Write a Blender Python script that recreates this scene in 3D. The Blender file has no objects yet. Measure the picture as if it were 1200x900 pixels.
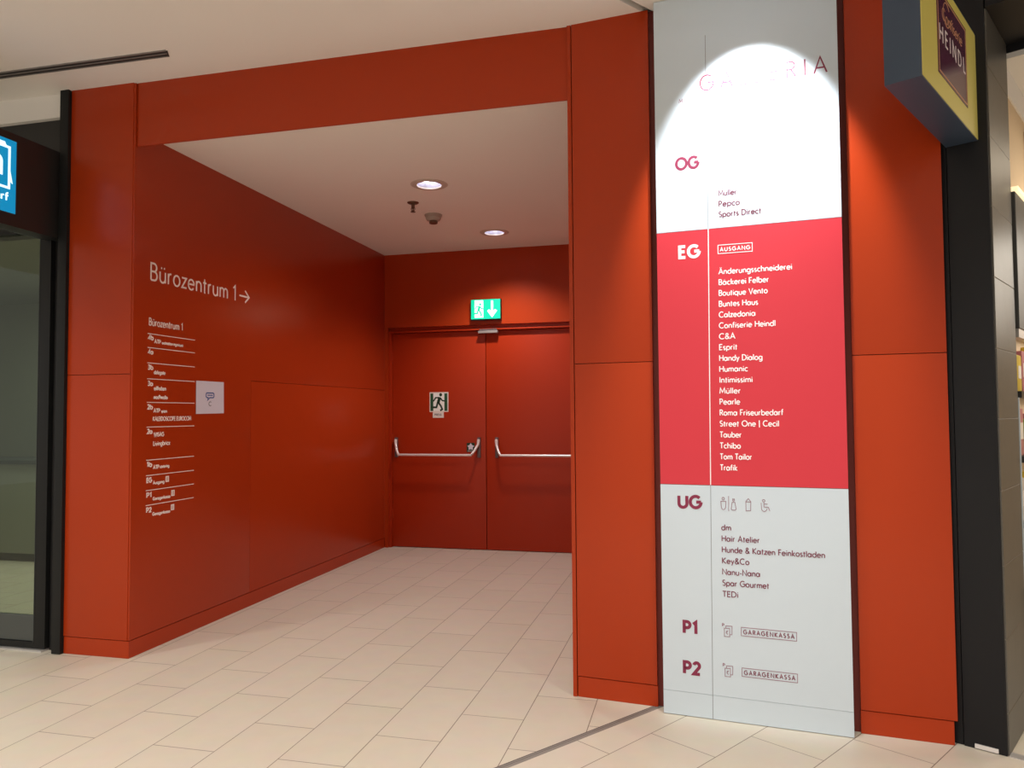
import bpy, bmesh, math, random
from mathutils import Vector, Matrix
R = math.radians
random.seed(4)
sc = bpy.context.scene
col = sc.collection

# ------------------------------------------------------------------ camera, light, exposure
EYE = 1.415
YAW, PITCH, ROLL, FPX = -0.2406, 0.0390, -0.0072, 876.47
def camera():
    cam = bpy.data.cameras.new('camera'); co = bpy.data.objects.new('camera', cam); col.objects.link(co)
    cy, sy = math.cos(YAW), math.sin(YAW)
    f = Vector((sy*math.cos(PITCH), cy*math.cos(PITCH), math.sin(PITCH)))
    r = Vector((cy, -sy, 0)); u = r.cross(f)
    r2 = math.cos(ROLL)*r + math.sin(ROLL)*u
    u2 = -math.sin(ROLL)*r + math.cos(ROLL)*u
    m = Matrix((r2, u2, -f)).transposed().to_4x4(); m.translation = (0, 0, EYE)
    co.matrix_world = m
    cam.sensor_width = 36; cam.lens = FPX/1200*36; cam.clip_start = .05; cam.clip_end = 200
    sc.camera = co
camera()
sc.view_settings.view_transform = 'Standard'; sc.view_settings.look = 'None'
sc.view_settings.gamma = 1; sc.view_settings.use_curve_mapping = False
sc.view_settings.exposure = 0.25
W = bpy.data.worlds.new('daylight'); sc.world = W; W.use_nodes = True
W.node_tree.nodes['Background'].inputs[0].default_value = (1.0, .965, .91, 1)
W.node_tree.nodes['Background'].inputs[1].default_value = .46

SPOT_W, SPOT_ANG = 190, 58         # the downlight washing the directory
CORR_W = 36                        # each of the two downlights in the recess
def spot(name, loc, watts, ang, blend, color, radius=.03, tilt=(0, 0)):
    l = bpy.data.lights.new(name, 'SPOT'); l.energy = watts; l.spot_size = R(ang); l.spot_blend = blend
    l.color = color; l.shadow_soft_size = radius
    o = bpy.data.objects.new(name, l); o.location = loc; o.rotation_euler = (tilt[0], tilt[1], 0); col.objects.link(o); return o
def area(name, loc, watts, sx, sy, color, rot=(0, 0, 0)):
    l = bpy.data.lights.new(name, 'AREA'); l.shape = 'RECTANGLE'; l.size = sx; l.size_y = sy; l.energy = watts; l.color = color
    o = bpy.data.objects.new(name, l); o.location = loc; o.rotation_euler = rot; col.objects.link(o); return o

# the mall's own downlights, in the ceiling in front of and behind the camera
MALL_W = 150
for x_, y_ in ((-4.6, 1.6), (-2.4, 1.5), (-.2, 1.2), (2.0, .9), (-4.6, -.9), (-2.4, -.9), (-.2, -.9), (2.0, -.9)):
    spot('mall_downlight', (x_, y_, 3.40), MALL_W, 134, .55, (1, .965, .90), .10)

# ------------------------------------------------------------------ measured layout (metres)
ZT, ZC, ZH = 3.415, 3.124, 3.031          # mall ceiling, recess ceiling, header underside
XW, XP, YF, YB = -3.232, -3.692, 3.751, 7.447
XR = -0.606                               # left corner of the pylon
PA = -0.118
PT = Vector((math.cos(PA), math.sin(PA), 0)); PN = Vector((math.sin(PA), -math.cos(PA), 0))   # along the face, out of the face
P0 = Vector((XR, 3.753, 0))
def pp(s, z, o=0): return P0 + PT*s + PN*o + Vector((0, 0, z))
SA = R(61); SD = Vector((math.cos(SA), math.sin(SA), 0)); SE = Vector((SD.y, -SD.x, 0))   # shop on the right: depth, and along its front
SB = Vector((1.212, 3.497, 0))
def sp(e, d, z): return SB + SE*e + SD*d + Vector((0, 0, z))

# ------------------------------------------------------------------ materials
def mat(name, color, rough=.5, metal=0, spec=.5, emit=None, estr=0, coat=0, bump=None, noise=None):
    m = bpy.data.materials.new(name); m.use_nodes = True; nt = m.node_tree; b = nt.nodes['Principled BSDF']
    b.inputs['Base Color'].default_value = (*color, 1); b.inputs['Roughness'].default_value = rough
    b.inputs['Metallic'].default_value = metal; b.inputs['Specular IOR Level'].default_value = spec
    b.inputs['Coat Weight'].default_value = coat
    if emit: b.inputs['Emission Color'].default_value = (*emit, 1); b.inputs['Emission Strength'].default_value = estr
    tc = nt.nodes.new('ShaderNodeTexCoord')
    if bump:
        n = nt.nodes.new('ShaderNodeTexNoise'); n.inputs['Scale'].default_value = bump[0]; n.inputs['Detail'].default_value = 3
        bp = nt.nodes.new('ShaderNodeBump'); bp.inputs['Strength'].default_value = bump[1]; bp.inputs['Distance'].default_value = .002
        nt.links.new(tc.outputs['Object'], n.inputs['Vector']); nt.links.new(n.outputs[0], bp.inputs['Height'])
        nt.links.new(bp.outputs[0], b.inputs['Normal'])
    if noise:
        n = nt.nodes.new('ShaderNodeTexNoise'); n.inputs['Scale'].default_value = noise[0]; n.inputs['Detail'].default_value = 4
        mx = nt.nodes.new('ShaderNodeMix'); mx.data_type = 'RGBA'
        mx.inputs['A'].default_value = (*color, 1); mx.inputs['B'].default_value = (*[c*noise[1] for c in color], 1)
        nt.links.new(tc.outputs['Object'], n.inputs['Vector']); nt.links.new(n.outputs[0], mx.inputs['Factor'])
        nt.links.new(mx.outputs['Result'], b.inputs['Base Color'])
    return m
def lin(r, g, b):
    f = lambda c: (c/255/12.92 if c <= 10 else ((c/255+.055)/1.055)**2.4)
    return (f(r), f(g), f(b))
M = {}
RED = (.415, .039, .006)
M['red'] = mat('red_panel', RED, .28, spec=.28, bump=(60, .04))
M['red_dark'] = mat('red_shadow_gap', (.15, .013, .006), .6)
M['red_door'] = mat('red_door_paint', (.40, .028, .004), .34, spec=.3, bump=(70, .04))
M['ceiling'] = mat('white_plaster', (.89, .845, .80), .9, bump=(90, .05), noise=(1.2, .97))
M['white'] = mat('white_print', (.61, .685, .75), .45, noise=(2, .985))
M['crimson'] = mat('crimson_print', (.64, .032, .050), .45)
M['burgundy'] = mat('burgundy_ink', (.235, .018, .060), .5)
M['ink_text'] = mat('plum_ink', (.20, .050, .085), .5)
M['ink_icon'] = mat('thin_plum_ink', (.30, .15, .20), .5)
M['white_ink'] = mat('white_ink', (.95, .90, .90), .5)
M['grey_ink'] = mat('grey_ink', (.20, .20, .22), .5)
M['vinyl'] = mat('pale_vinyl', (.96, .84, .80), .5)
M['paper'] = mat('paper', (.72, .70, .80), .6)
M['blue_ink'] = mat('blue_ink', (.05, .11, .34), .5)
M['black'] = mat('black_metal', (.022, .021, .021), .35, bump=(40, .05))
M['frame'] = mat('anthracite_frame', (.013, .013, .013), .45, spec=.25)
M['rail'] = mat('grey_rail', (.07, .077, .073), .4)
M['blade'] = mat('blade_metal_glare_tint', (.038, .062, .105), .45)  # dark metal; blue veil of glare from the directory spot tinted into its colour
M['navy'] = mat('slate_metal', (.010, .010, .012), .5, spec=.28, noise=(3, .9))
M['stone'] = mat('grey_stone', (.115, .105, .09), .42, noise=(14, .75), bump=(30, .08))
M['steel'] = mat('brushed_steel', (.86, .82, .80), .35, metal=.35)
M['alu'] = mat('grey_aluminium', (.50, .47, .45), .45, metal=.8)
M['plate'] = mat('dark_steel', (.16, .12, .12), .5, metal=.5)
M['slot'] = mat('slot_black', (.03, .026, .025), .6)
M['slotgrey'] = mat('slot_grey', (.22, .20, .19), .5)
M['detector'] = mat('aged_plastic', (.42, .35, .30), .5)
M['plastic'] = mat('white_plastic', (.60, .52, .46), .5)
M['brass'] = mat('dull_brass', (.16, .10, .07), .4, metal=.7)
M['green_lit'] = mat('green_lit', (.0, .45, .25), .4, emit=(.0, .55, .30), estr=.75)
M['white_lit'] = mat('white_lit', (.8, .9, .85), .4, emit=(.72, 1, .90), estr=.9)
M['green'] = mat('dark_green', (.012, .085, .035), .4)
M['green_man'] = mat('black_green', (.008, .04, .018), .4)
M['cream'] = mat('cream_film', (.80, .73, .66), .5)
M['teal'] = mat('teal_lit', (.0, .22, .42), .4, emit=(.0, .19, .40), estr=.85)
M['teal_logo'] = mat('logo_lit', (.7, .9, .95), .4, emit=(.70, .95, 1), estr=.85)
M['yellow'] = mat('yellow_lit', (.55, .45, .10), .4, emit=(.60, .50, .12), estr=.12)
M['aubergine'] = mat('aubergine_film', (.11, .025, .07), .22)
M['gold'] = mat('gold_line', (.62, .33, .18), .4)
M['lamp'] = mat('lamp_glow', (1, 1, 1), .5, emit=(.93, .95, 1), estr=8)
M['reflector'] = mat('lamp_reflector', (.62, .60, .72), .25, metal=.6)
M['beige'] = mat('beige_plaster', (.74, .56, .36), .7)
M['cabinet'] = mat('dark_cabinet', (.05, .05, .048), .45)
M['grey_wall'] = mat('grey_plaster', (.29, .295, .255), .8)
M['threshold'] = mat('metal_threshold', (.62, .60, .60), .35, metal=.6)
M['joint'] = mat('joint_metal', (.27, .245, .22), .5, noise=(60, .8))
M['joint_edge'] = mat('joint_edge', (.10, .085, .075), .6)

def glass():
    m = bpy.data.materials.new('shop_glass'); m.use_nodes = True; nt = m.node_tree; nt.nodes.clear()
    o = nt.nodes.new('ShaderNodeOutputMaterial'); mx = nt.nodes.new('ShaderNodeMixShader')
    t = nt.nodes.new('ShaderNodeBsdfTransparent'); t.inputs[0].default_value = (.80, .84, .76, 1)
    g = nt.nodes.new('ShaderNodeBsdfGlossy'); g.inputs['Roughness'].default_value = .02
    lw = nt.nodes.new('ShaderNodeLayerWeight'); lw.inputs[0].default_value = .5
    pw = nt.nodes.new('ShaderNodeMath'); pw.operation = 'POWER'; pw.inputs[1].default_value = 4
    fr = nt.nodes.new('ShaderNodeMath'); fr.operation = 'MULTIPLY_ADD'; fr.inputs[1].default_value = .9; fr.inputs[2].default_value = .04
    nt.links.new(lw.outputs['Facing'], pw.inputs[0]); nt.links.new(pw.outputs[0], fr.inputs[0])
    nt.links.new(fr.outputs[0], mx.inputs[0]); nt.links.new(t.outputs[0], mx.inputs[1]); nt.links.new(g.outputs[0], mx.inputs[2])
    nt.links.new(mx.outputs[0], o.inputs[0]); return m
M['glass'] = glass()

def tiles(name, angle, origin, w, h, offset_mod=.5):
    """cream 30 x 60 floor tiles, long side along `angle`, a joint crossing at origin"""
    m = bpy.data.materials.new(name); m.use_nodes = True; nt = m.node_tree; b = nt.nodes['Principled BSDF']
    tc = nt.nodes.new('ShaderNodeTexCoord'); mp = nt.nodes.new('ShaderNodeMapping'); mp.vector_type = 'TEXTURE'
    mp.inputs['Location'].default_value = (origin[0], origin[1], 0); mp.inputs['Rotation'].default_value = (0, 0, angle)
    br = nt.nodes.new('ShaderNodeTexBrick'); br.offset = .5; br.squash = 1
    br.inputs['Scale'].default_value = 1; br.inputs['Brick Width'].default_value = w; br.inputs['Row Height'].default_value = h
    br.inputs['Mortar Size'].default_value = .0021; br.inputs['Mortar Smooth'].default_value = .25
    br.inputs['Color1'].default_value = (.70, .635, .53, 1); br.inputs['Color2'].default_value = (.67, .605, .50, 1)
    br.inputs['Mortar'].default_value = (.22, .17, .13, 1)
    nz = nt.nodes.new('ShaderNodeTexNoise'); nz.inputs['Scale'].default_value = 9; nz.inputs['Detail'].default_value = 5
    mx = nt.nodes.new('ShaderNodeMix'); mx.data_type = 'RGBA'; mx.blend_type = 'MULTIPLY'; mx.inputs['Factor'].default_value = .12
    nt.links.new(tc.outputs['Object'], mp.inputs['Vector']); nt.links.new(mp.outputs[0], br.inputs['Vector'])
    nt.links.new(tc.outputs['Object'], nz.inputs['Vector'])
    nt.links.new(br.outputs['Color'], mx.inputs['A']); nt.links.new(nz.outputs['Color'], mx.inputs['B'])
    nt.links.new(mx.outputs['Result'], b.inputs['Base Color'])
    bp = nt.nodes.new('ShaderNodeBump'); bp.inputs['Strength'].default_value = .3; bp.inputs['Distance'].default_value = .001; bp.invert = True
    nt.links.new(br.outputs['Fac'], bp.inputs['Height']); nt.links.new(bp.outputs[0], b.inputs['Normal'])
    b.inputs['Roughness'].default_value = .42; b.inputs['Specular IOR Level'].default_value = .35
    return m
M['tiles_a'] = tiles('cream_tiles_straight', R(90), (-1.993, 3.115), .606, .2997)
M['tiles_b'] = tiles('cream_tiles_turned', R(57), (-0.2145, 3.4027), .575, .3208)

# ------------------------------------------------------------------ mesh helpers
class MB:
    def __init__(s): s.bm = bmesh.new()
    def face(s, pts):
        return s.bm.faces.new([s.bm.verts.new(p) for p in pts])
    def hexa(s, c8):
        v = [s.bm.verts.new(p) for p in c8]
        for f in ((0, 3, 2, 1), (4, 5, 6, 7), (0, 1, 5, 4), (1, 2, 6, 5), (2, 3, 7, 6), (3, 0, 4, 7)): s.bm.faces.new([v[i] for i in f])
        return s
    def box(s, a, b):
        (x0, y0, z0), (x1, y1, z1) = a, b
        return s.hexa([(x0, y0, z0), (x1, y0, z0), (x1, y1, z0), (x0, y1, z0), (x0, y0, z1), (x1, y0, z1), (x1, y1, z1), (x0, y1, z1)])
    def fbox(s, fn, a, b):       # a box in a local frame: fn(u, w, v)
        (x0, y0, z0), (x1, y1, z1) = a, b
        return s.hexa([fn(*p) for p in [(x0, y0, z0), (x1, y0, z0), (x1, y1, z0), (x0, y1, z0), (x0, y0, z1), (x1, y0, z1), (x1, y1, z1), (x0, y1, z1)]])
    def prism(s, pts, z0, z1):
        lo = [s.bm.verts.new((x, y, z0)) for x, y in pts]; hi = [s.bm.verts.new((x, y, z1)) for x, y in pts]; n = len(pts)
        s.bm.faces.new(lo[::-1]); s.bm.faces.new(hi)
        for i in range(n): s.bm.faces.new([lo[i], lo[(i+1) % n], hi[(i+1) % n], hi[i]])
        return s
    def slab(s, fn, pts, o0, o1):   # outline pts (u, v) in a plane, thickness o0..o1 out of it
        lo = [s.bm.verts.new(fn(x, y, o0)) for x, y in pts]; hi = [s.bm.verts.new(fn(x, y, o1)) for x, y in pts]; n = len(pts)
        s.bm.faces.new(lo[::-1]); s.bm.faces.new(hi)
        for i in range(n): s.bm.faces.new([lo[i], lo[(i+1) % n], hi[(i+1) % n], hi[i]])
        return s
    def ribbon(s, fn, pts, w, o0, o1):
        """a stroke of width w along pts (u, v), mitred, as a thin raised band"""
        P = []
        for p in pts:
            v = Vector(p)
            if not P or (v-P[-1]).length > 1e-6: P.append(v)
        if len(P) < 2: return s
        closed = (P[0]-P[-1]).length < 1e-5
        if closed: P = P[:-1]
        n = len(P); A = []; B = []
        for i in range(n):
            d1 = (P[i]-P[i-1]) if (i > 0 or closed) else None
            d2 = (P[(i+1) % n]-P[i]) if (i < n-1 or closed) else None
            d1 = d1 or d2; d2 = d2 or d1
            d1 = d1.normalized(); d2 = d2.normalized()
            n1 = Vector((-d1.y, d1.x)); n2 = Vector((-d2.y, d2.x)); m = n1+n2
            m = m.normalized() if m.length > .2 else n1
            k = w/2/max(.45, m.dot(n1)); A.append(P[i]+m*k); B.append(P[i]-m*k)
        va = [s.bm.verts.new(fn(p.x, p.y, o1)) for p in A]; vb = [s.bm.verts.new(fn(p.x, p.y, o1)) for p in B]
        la = [s.bm.verts.new(fn(p.x, p.y, o0)) for p in A]; lb = [s.bm.verts.new(fn(p.x, p.y, o0)) for p in B]
        for i in range(n if closed else n-1):
            j = (i+1) % n
            s.bm.faces.new([va[i], vb[i], vb[j], va[j]]); s.bm.faces.new([la[i], va[i], va[j], la[j]]); s.bm.faces.new([vb[i], lb[i], lb[j], vb[j]])
        if not closed:
            for i in (0, n-1): s.bm.faces.new([la[i], lb[i], vb[i], va[i]])
        return s
    def lathe(s, prof, c, n=40, close=False):
        rings = []
        for r, z in prof:
            rings.append([s.bm.verts.new((c[0]+r*math.cos(2*math.pi*k/n), c[1]+r*math.sin(2*math.pi*k/n), z)) for k in range(n)])
        for a, b in zip(rings, rings[1:]):
            for k in range(n): s.bm.faces.new([a[k], a[(k+1) % n], b[(k+1) % n], b[k]])
        if close: s.bm.faces.new(rings[0][::-1]); s.bm.faces.new(rings[-1])
        return s
    def tube(s, pts, r, n=16, flat=1.0):
        """a round bar swept along 3-D points, caps closed"""
        P = [Vector(p) for p in pts]; rings = []
        prev = None
        for i, p in enumerate(P):
            t = ((P[i+1]-P[i]).normalized() if i < len(P)-1 else Vector()) + ((P[i]-P[i-1]).normalized() if i else Vector())
            t.normalize()
            a = prev or (Vector((0, 0, 1)) if abs(t.z) < .9 else Vector((0, 1, 0)))
            a = (a-t*a.dot(t)).normalized(); b = t.cross(a); prev = a
            rr = r[i] if isinstance(r, (list, tuple)) else r
            rings.append([s.bm.verts.new(p+a*rr*math.cos(2*math.pi*k/n)+b*rr*flat*math.sin(2*math.pi*k/n)) for k in range(n)])
        for a, b in zip(rings, rings[1:]):
            for k in range(n): s.bm.faces.new([a[k], a[(k+1) % n], b[(k+1) % n], b[k]])
        s.bm.faces.new(rings[0][::-1]); s.bm.faces.new(rings[-1]); return s
    def bevel(s, w, seg=2, ang=40):
        s.bm.normal_update()
        ed = [e for e in s.bm.edges if len(e.link_faces) == 2 and e.calc_face_angle(0) > R(ang)]
        bmesh.ops.bevel(s.bm, geom=ed, offset=w, segments=seg, profile=.7, affect='EDGES', clamp_overlap=True); return s
    def build(s, name, m, parent=None, smooth=False, base=None):
        bmesh.ops.recalc_face_normals(s.bm, faces=s.bm.faces[:])
        me = bpy.data.meshes.new(name); s.bm.to_mesh(me); s.bm.free()
        for mm in (m if isinstance(m, list) else [m]): me.materials.append(mm)
        if smooth:
            me.polygons.foreach_set('use_smooth', [True]*len(me.polygons))
            me.set_sharp_from_angle(angle=R(35))
        o = bpy.data.objects.new(name, me); col.objects.link(o)
        if parent:
            o.parent = parent; o.matrix_parent_inverse = Matrix.Translation(world_loc(parent)).inverted()
        return o
def world_loc(o):
    v = Vector(o.location); p = o.parent
    return v + (o.matrix_parent_inverse @ Vector((0, 0, 0)) + world_loc(p) if p else Vector())
def tag(o, label=None, cat=None, group=None, kind=None):
    if label: o['label'] = label
    if cat: o['category'] = cat
    if group: o['group'] = group
    if kind: o['kind'] = kind
    return o
def thing(name, loc, label, cat, group=None, kind=None):
    o = bpy.data.objects.new(name, None); o.empty_display_size = .1; o.location = loc; col.objects.link(o)
    return tag(o, label, cat, group, kind)
def struct(o, label, cat): return tag(o, label, cat, kind='structure')

# ------------------------------------------------------------------ a small geometric stroke alphabet (cap height 1, x-height .62)
def arc(cx, cy, rx, ry, a0, a1, n=None):
    n = n or max(4, int(abs(a1-a0)/15))
    return [(cx+rx*math.cos(R(a0+(a1-a0)*i/n)), cy+ry*math.sin(R(a0+(a1-a0)*i/n))) for i in range(n+1)]
XH = .62
def bowl(cx, w=.27): return arc(cx, XH/2, w, XH/2, 0, 360, 24)
def dots(x0, x1, y): return [[(x0-.035, y), (x0+.035, y)], [(x1-.035, y), (x1+.035, y)]]
G = {
 ' ': (.30, []),
 'A': (.76, [[(.02, 0), (.38, 1), (.74, 0)], [(.15, .33), (.61, .33)]]),
 'B': (.60, [[(.06, .02), (.06, .98), (.28, .98)] + arc(.30, .75, .21, .23, 90, -90) + [(.06, .52)], [(.06, .52), (.30, .52)] + arc(.32, .27, .23, .25, 90, -90) + [(.06, .02)]]),
 'C': (.80, [arc(.46, .5, .42, .49, 48, 312)]),
 'D': (.78, [[(.06, .02), (.06, .98), (.28, .98)] + arc(.28, .5, .44, .48, 90, -90) + [(.06, .02)]]),
 'E': (.54, [[(.50, .98), (.06, .98), (.06, .02), (.50, .02)], [(.06, .52), (.45, .52)]]),
 'F': (.50, [[(.48, .98), (.06, .98), (.06, 0)], [(.06, .50), (.43, .50)]]),
 'G': (.88, [arc(.46, .5, .42, .49, 45, 360) , [(.50, .5), (.88, .5)]]),
 'H': (.74, [[(.06, 0), (.06, 1)], [(.68, 0), (.68, 1)], [(.06, .52), (.68, .52)]]),
 'I': (.16, [[(.08, 0), (.08, 1)]]),
 'K': (.66, [[(.06, 0), (.06, 1)], [(.60, 1), (.10, .50), (.64, 0)]]),
 'L': (.48, [[(.06, 1), (.06, .02), (.46, .02)]]),
 'M': (.92, [[(.04, 0), (.14, 1), (.46, .22), (.78, 1), (.88, 0)]]),
 'N': (.78, [[(.06, 0), (.06, 1), (.72, 0), (.72, 1)]]),
 'O': (.98, [arc(.49, .5, .45, .49, 0, 360, 30)]),
 'P': (.56, [[(.06, 0), (.06, .98), (.26, .98)] + arc(.28, .72, .23, .26, 90, -90) + [(.06, .46)]]),
 'R': (.60, [[(.06, 0), (.06, .98), (.26, .98)] + arc(.28, .74, .23, .24, 90, -90) + [(.06, .50)], [(.28, .50), (.58, 0)]]),
 'S': (.54, [arc(.27, .745, .20, .235, 40, 270) + arc(.27, .265, .225, .245, 90, -145)]),
 'T': (.58, [[(.0, .98), (.58, .98)], [(.29, .98), (.29, 0)]]),
 'U': (.74, [[(.06, 1), (.06, .34)] + arc(.37, .34, .31, .33, 180, 360) + [(.68, 1)]]),
 'V': (.72, [[(.02, 1), (.36, 0), (.70, 1)]]),
 'W': (1.06, [[(.02, 1), (.28, 0), (.53, .9), (.78, 0), (1.04, 1)]]),
 'a': (.68, [bowl(.29, .25), [(.60, XH), (.60, 0)]]),
 'b': (.64, [bowl(.34), [(.07, 1), (.07, 0)]]),
 'c': (.52, [arc(.32, XH/2, .27, XH/2, 50, 310)]),
 'd': (.64, [bowl(.30), [(.57, 1), (.57, 0)]]),
 'e': (.60, [[(.04, .33), (.56, .33)] + arc(.30, XH/2, .27, XH/2, 8, 318)]),
 'f': (.34, [[(.13, 0), (.13, .78)] + arc(.29, .78, .16, .19, 180, 75), [(.01, XH), (.32, XH)]]),
 'g': (.64, [bowl(.30), [(.57, XH), (.57, -.08)] + arc(.32, -.08, .25, .22, 0, -150)]),
 'h': (.58, [[(.07, 1), (.07, 0)], [(.07, .36)] + arc(.29, .38, .22, .23, 180, 0) + [(.51, 0)]]),
 'i': (.16, [[(.08, 0), (.08, XH)], [(.08, .80), (.08, .90)]]),
 'j': (.18, [[(.10, XH), (.10, -.28)], [(.10, .80), (.10, .90)]]),
 'k': (.52, [[(.07, 1), (.07, 0)], [(.46, XH), (.10, .30), (.50, 0)]]),
 'l': (.16, [[(.08, 0), (.08, 1)]]),
 'm': (.92, [[(.07, XH), (.07, 0)], [(.07, .36)] + arc(.27, .40, .19, .21, 180, 0) + [(.46, 0)], [(.46, .36)] + arc(.66, .40, .19, .21, 180, 0) + [(.85, 0)]]),
 'n': (.58, [[(.07, XH), (.07, 0)], [(.07, .36)] + arc(.29, .38, .22, .23, 180, 0) + [(.51, 0)]]),
 'o': (.62, [bowl(.31)]),
 'p': (.64, [bowl(.34), [(.07, XH), (.07, -.28)]]),
 'q': (.64, [bowl(.30), [(.57, XH), (.57, -.28)]]),
 'r': (.36, [[(.07, XH), (.07, 0)], [(.07, .36)] + arc(.25, .42, .17, .19, 180, 70)]),
 's': (.40, [arc(.20, .455, .14, .16, 40, 270) + arc(.20, .15, .155, .145, 90, -140)]),
 't': (.34, [[(.15, .86), (.15, .02), (.22, .0)], [(.01, XH), (.32, XH)]]),
 'u': (.58, [[(.07, XH), (.07, .24)] + arc(.29, .24, .22, .24, 180, 360) + [(.51, XH)], [(.51, XH), (.51, 0)]]),
 'v': (.50, [[(.02, XH), (.25, 0), (.48, XH)]]),
 'w': (.76, [[(.02, XH), (.20, 0), (.38, .55), (.56, 0), (.74, XH)]]),
 'x': (.48, [[(.02, XH), (.46, 0)], [(.46, XH), (.02, 0)]]),
 'y': (.50, [[(.02, XH), (.26, .02)], [(.48, XH), (.12, -.28)]]),
 'z': (.46, [[(.03, XH-.02), (.43, XH-.02), (.03, .02), (.45, .02)]]),
 '1': (.36, [[(.04, .80), (.24, .97), (.24, 0)]]),
 '2': (.54, [arc(.27, .72, .21, .26, 165, -30) + [(.05, .02), (.51, .02)]]),
 '3': (.54, [arc(.25, .75, .20, .23, 150, -90) + arc(.25, .27, .23, .25, 90, -150)]),
 '4': (.58, [[(.44, 0), (.44, 1), (.04, .26), (.56, .26)]]),
 '&': (.72, [[(.70, 0), (.18, .66)] + arc(.33, .80, .16, .18, 205, -40) + [(.12, .38)] + arc(.30, .23, .23, .22, 140, 300) + [(.64, .42)]]),
 '|': (.22, [[(.11, -.2), (.11, 1.05)]]),
 '-': (.34, [[(.04, .32), (.30, .32)]]),
}
for k, b in (('Ä', 'A'), ('Ü', 'U')): G[k] = (G[b][0], G[b][1] + dots(G[b][0]/2-.13, G[b][0]/2+.13, 1.16))
for k, b in (('ä', 'a'), ('ö', 'o'), ('ü', 'u')): G[k] = (G[b][0], G[b][1] + dots(.19, .42, .84))
def text(mb, fn, string, u0, v0, u1, cap, w, o0, o1, gap=.11):
    """letters between u0 and u1 on the baseline v0; u1 None keeps natural width"""
    adv = [G[ch][0] for ch in string]; tot = sum(adv) + gap*(len(string)-1)
    kx = cap if u1 is None else (u1-u0)/tot
    x = 0
    for ch, a in zip(string, adv):
        for i, st in enumerate(G[ch][1]): mb.ribbon(fn, [(u0+(x+px)*kx, v0+py*cap) for px, py in st], w, o0, o1+i*.0003)
        x += a+gap
    return mb
def running_man(mb, fn, u0, v0, s, o0, o1, flip=1):
    """the emergency-exit runner, about s high, drawn as one silhouette of limbs; runs towards +u"""
    f = lambda x, y: (u0+flip*x*s, v0+y*s)
    mb.slab(fn, [f(*p) for p in arc(.13, .86, .085, .095, 0, 345, 18)], o0, o1)
    L = lambda pts, w: mb.ribbon(fn, [f(*p) for p in pts], w*s, o0, o1)
    L([(.08, .72), (-.02, .40)], .17)
    L([(.08, .70), (-.16, .70), (-.30, .50)], .075)
    L([(.10, .70), (.22, .54), (.42, .50)], .075)
    L([(-.01, .44), (.14, .24), (.22, .05), (.10, -.02)], .10)
    L([(-.04, .44), (-.12, .16), (-.44, .17)], .10)

# ================================================================== THE SETTING
# floor: two tile fields parted by the joint strip
J = Vector((math.cos(R(53.2)), math.sin(R(53.2)), 0)); JN = Vector((J.y, -J.x, 0))
JA = Vector((-.232, 3.700, 0)); JB = JA - J*16
up = JA + J*.25
a0, a1 = JA+J*.30, JB
fl = MB().prism([(a0.x, a0.y), (a0.x, 8.0), (-14, 8.0), (-14, JB.y), (JB.x, JB.y)], -.12, 0).build('floor', M['tiles_a'])
struct(fl, 'cream tiled floor of the corridor and red recess, long tiles running towards the doors', 'floor')
b0, b1 = a0+JN*.034, JB+JN*.034
fr = MB().prism([(b1.x, b1.y), (12, JB.y), (12, 9.0), (b0.x, 9.0), (b0.x, b0.y)], -.12, 0).build('floor_right', M['tiles_b'])
struct(fr, 'cream tiled floor under the directory, tiles laid on the diagonal', 'floor')
st = MB().prism([(a1.x, a1.y), (b1.x, b1.y), (b0.x, b0.y), (a0.x, a0.y)], -.12, .0005)
st = st.build('trim_1', M['joint'])
struct(st, 'grey metal expansion joint strip set diagonally in the floor', 'joint strip')
for k, (o0, o1) in enumerate(((-.001, .003), (.0135, .0150))):
    p, q = a0+JN*o0, a1+JN*o0; r_, s_ = a1+JN*o1, a0+JN*o1
    MB().prism([(p.x, p.y), (q.x, q.y), (r_.x, r_.y), (s_.x, s_.y)], -.05, .0012).build('joint_edge', M['joint_edge'], st)

# ceilings
cl = MB(); c0, c1 = JA+J*.3, JA-J*7.75
cl.prism([(-9, -2.5), (c1.x, c1.y), (c0.x-.006, c0.y+.004), (c0.x-.006, 7.6), (-9, 7.6)], ZT, ZT+.2)
cl = cl.build('ceiling', M['ceiling']); struct(cl, 'white plaster ceiling of the mall in front of the red portal', 'ceiling')
cr = MB(); e0, e1 = c0+JN*.03, c1+JN*.03
cr.prism([(e1.x, e1.y), (9, -2.5), (9, 7.6), (e0.x+.5, 7.6), (e0.x, e0.y)], ZT, ZT+.2)
cr = cr.build('ceiling_right', M['ceiling']); struct(cr, 'white plaster ceiling right of the ceiling joint above the directory', 'ceiling')
cj = MB().prism([(c1.x-.02, c1.y), (e1.x+.02, e1.y), (e0.x+.02, e0.y), (c0.x-.02, c0.y)], ZT+.03, ZT+.2).build('trim_2', M['slotgrey'])
struct(cj, 'recessed expansion joint in the ceiling, running into the top of the red pylon', 'joint')
cc = MB().box((XW-.02, YF+.03, ZC), (XR+.1, YB+.05, ZC+.15)).build('ceiling_recess', M['ceiling'])
struct(cc, 'lower white ceiling of the red recess with two downlights', 'ceiling')

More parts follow.
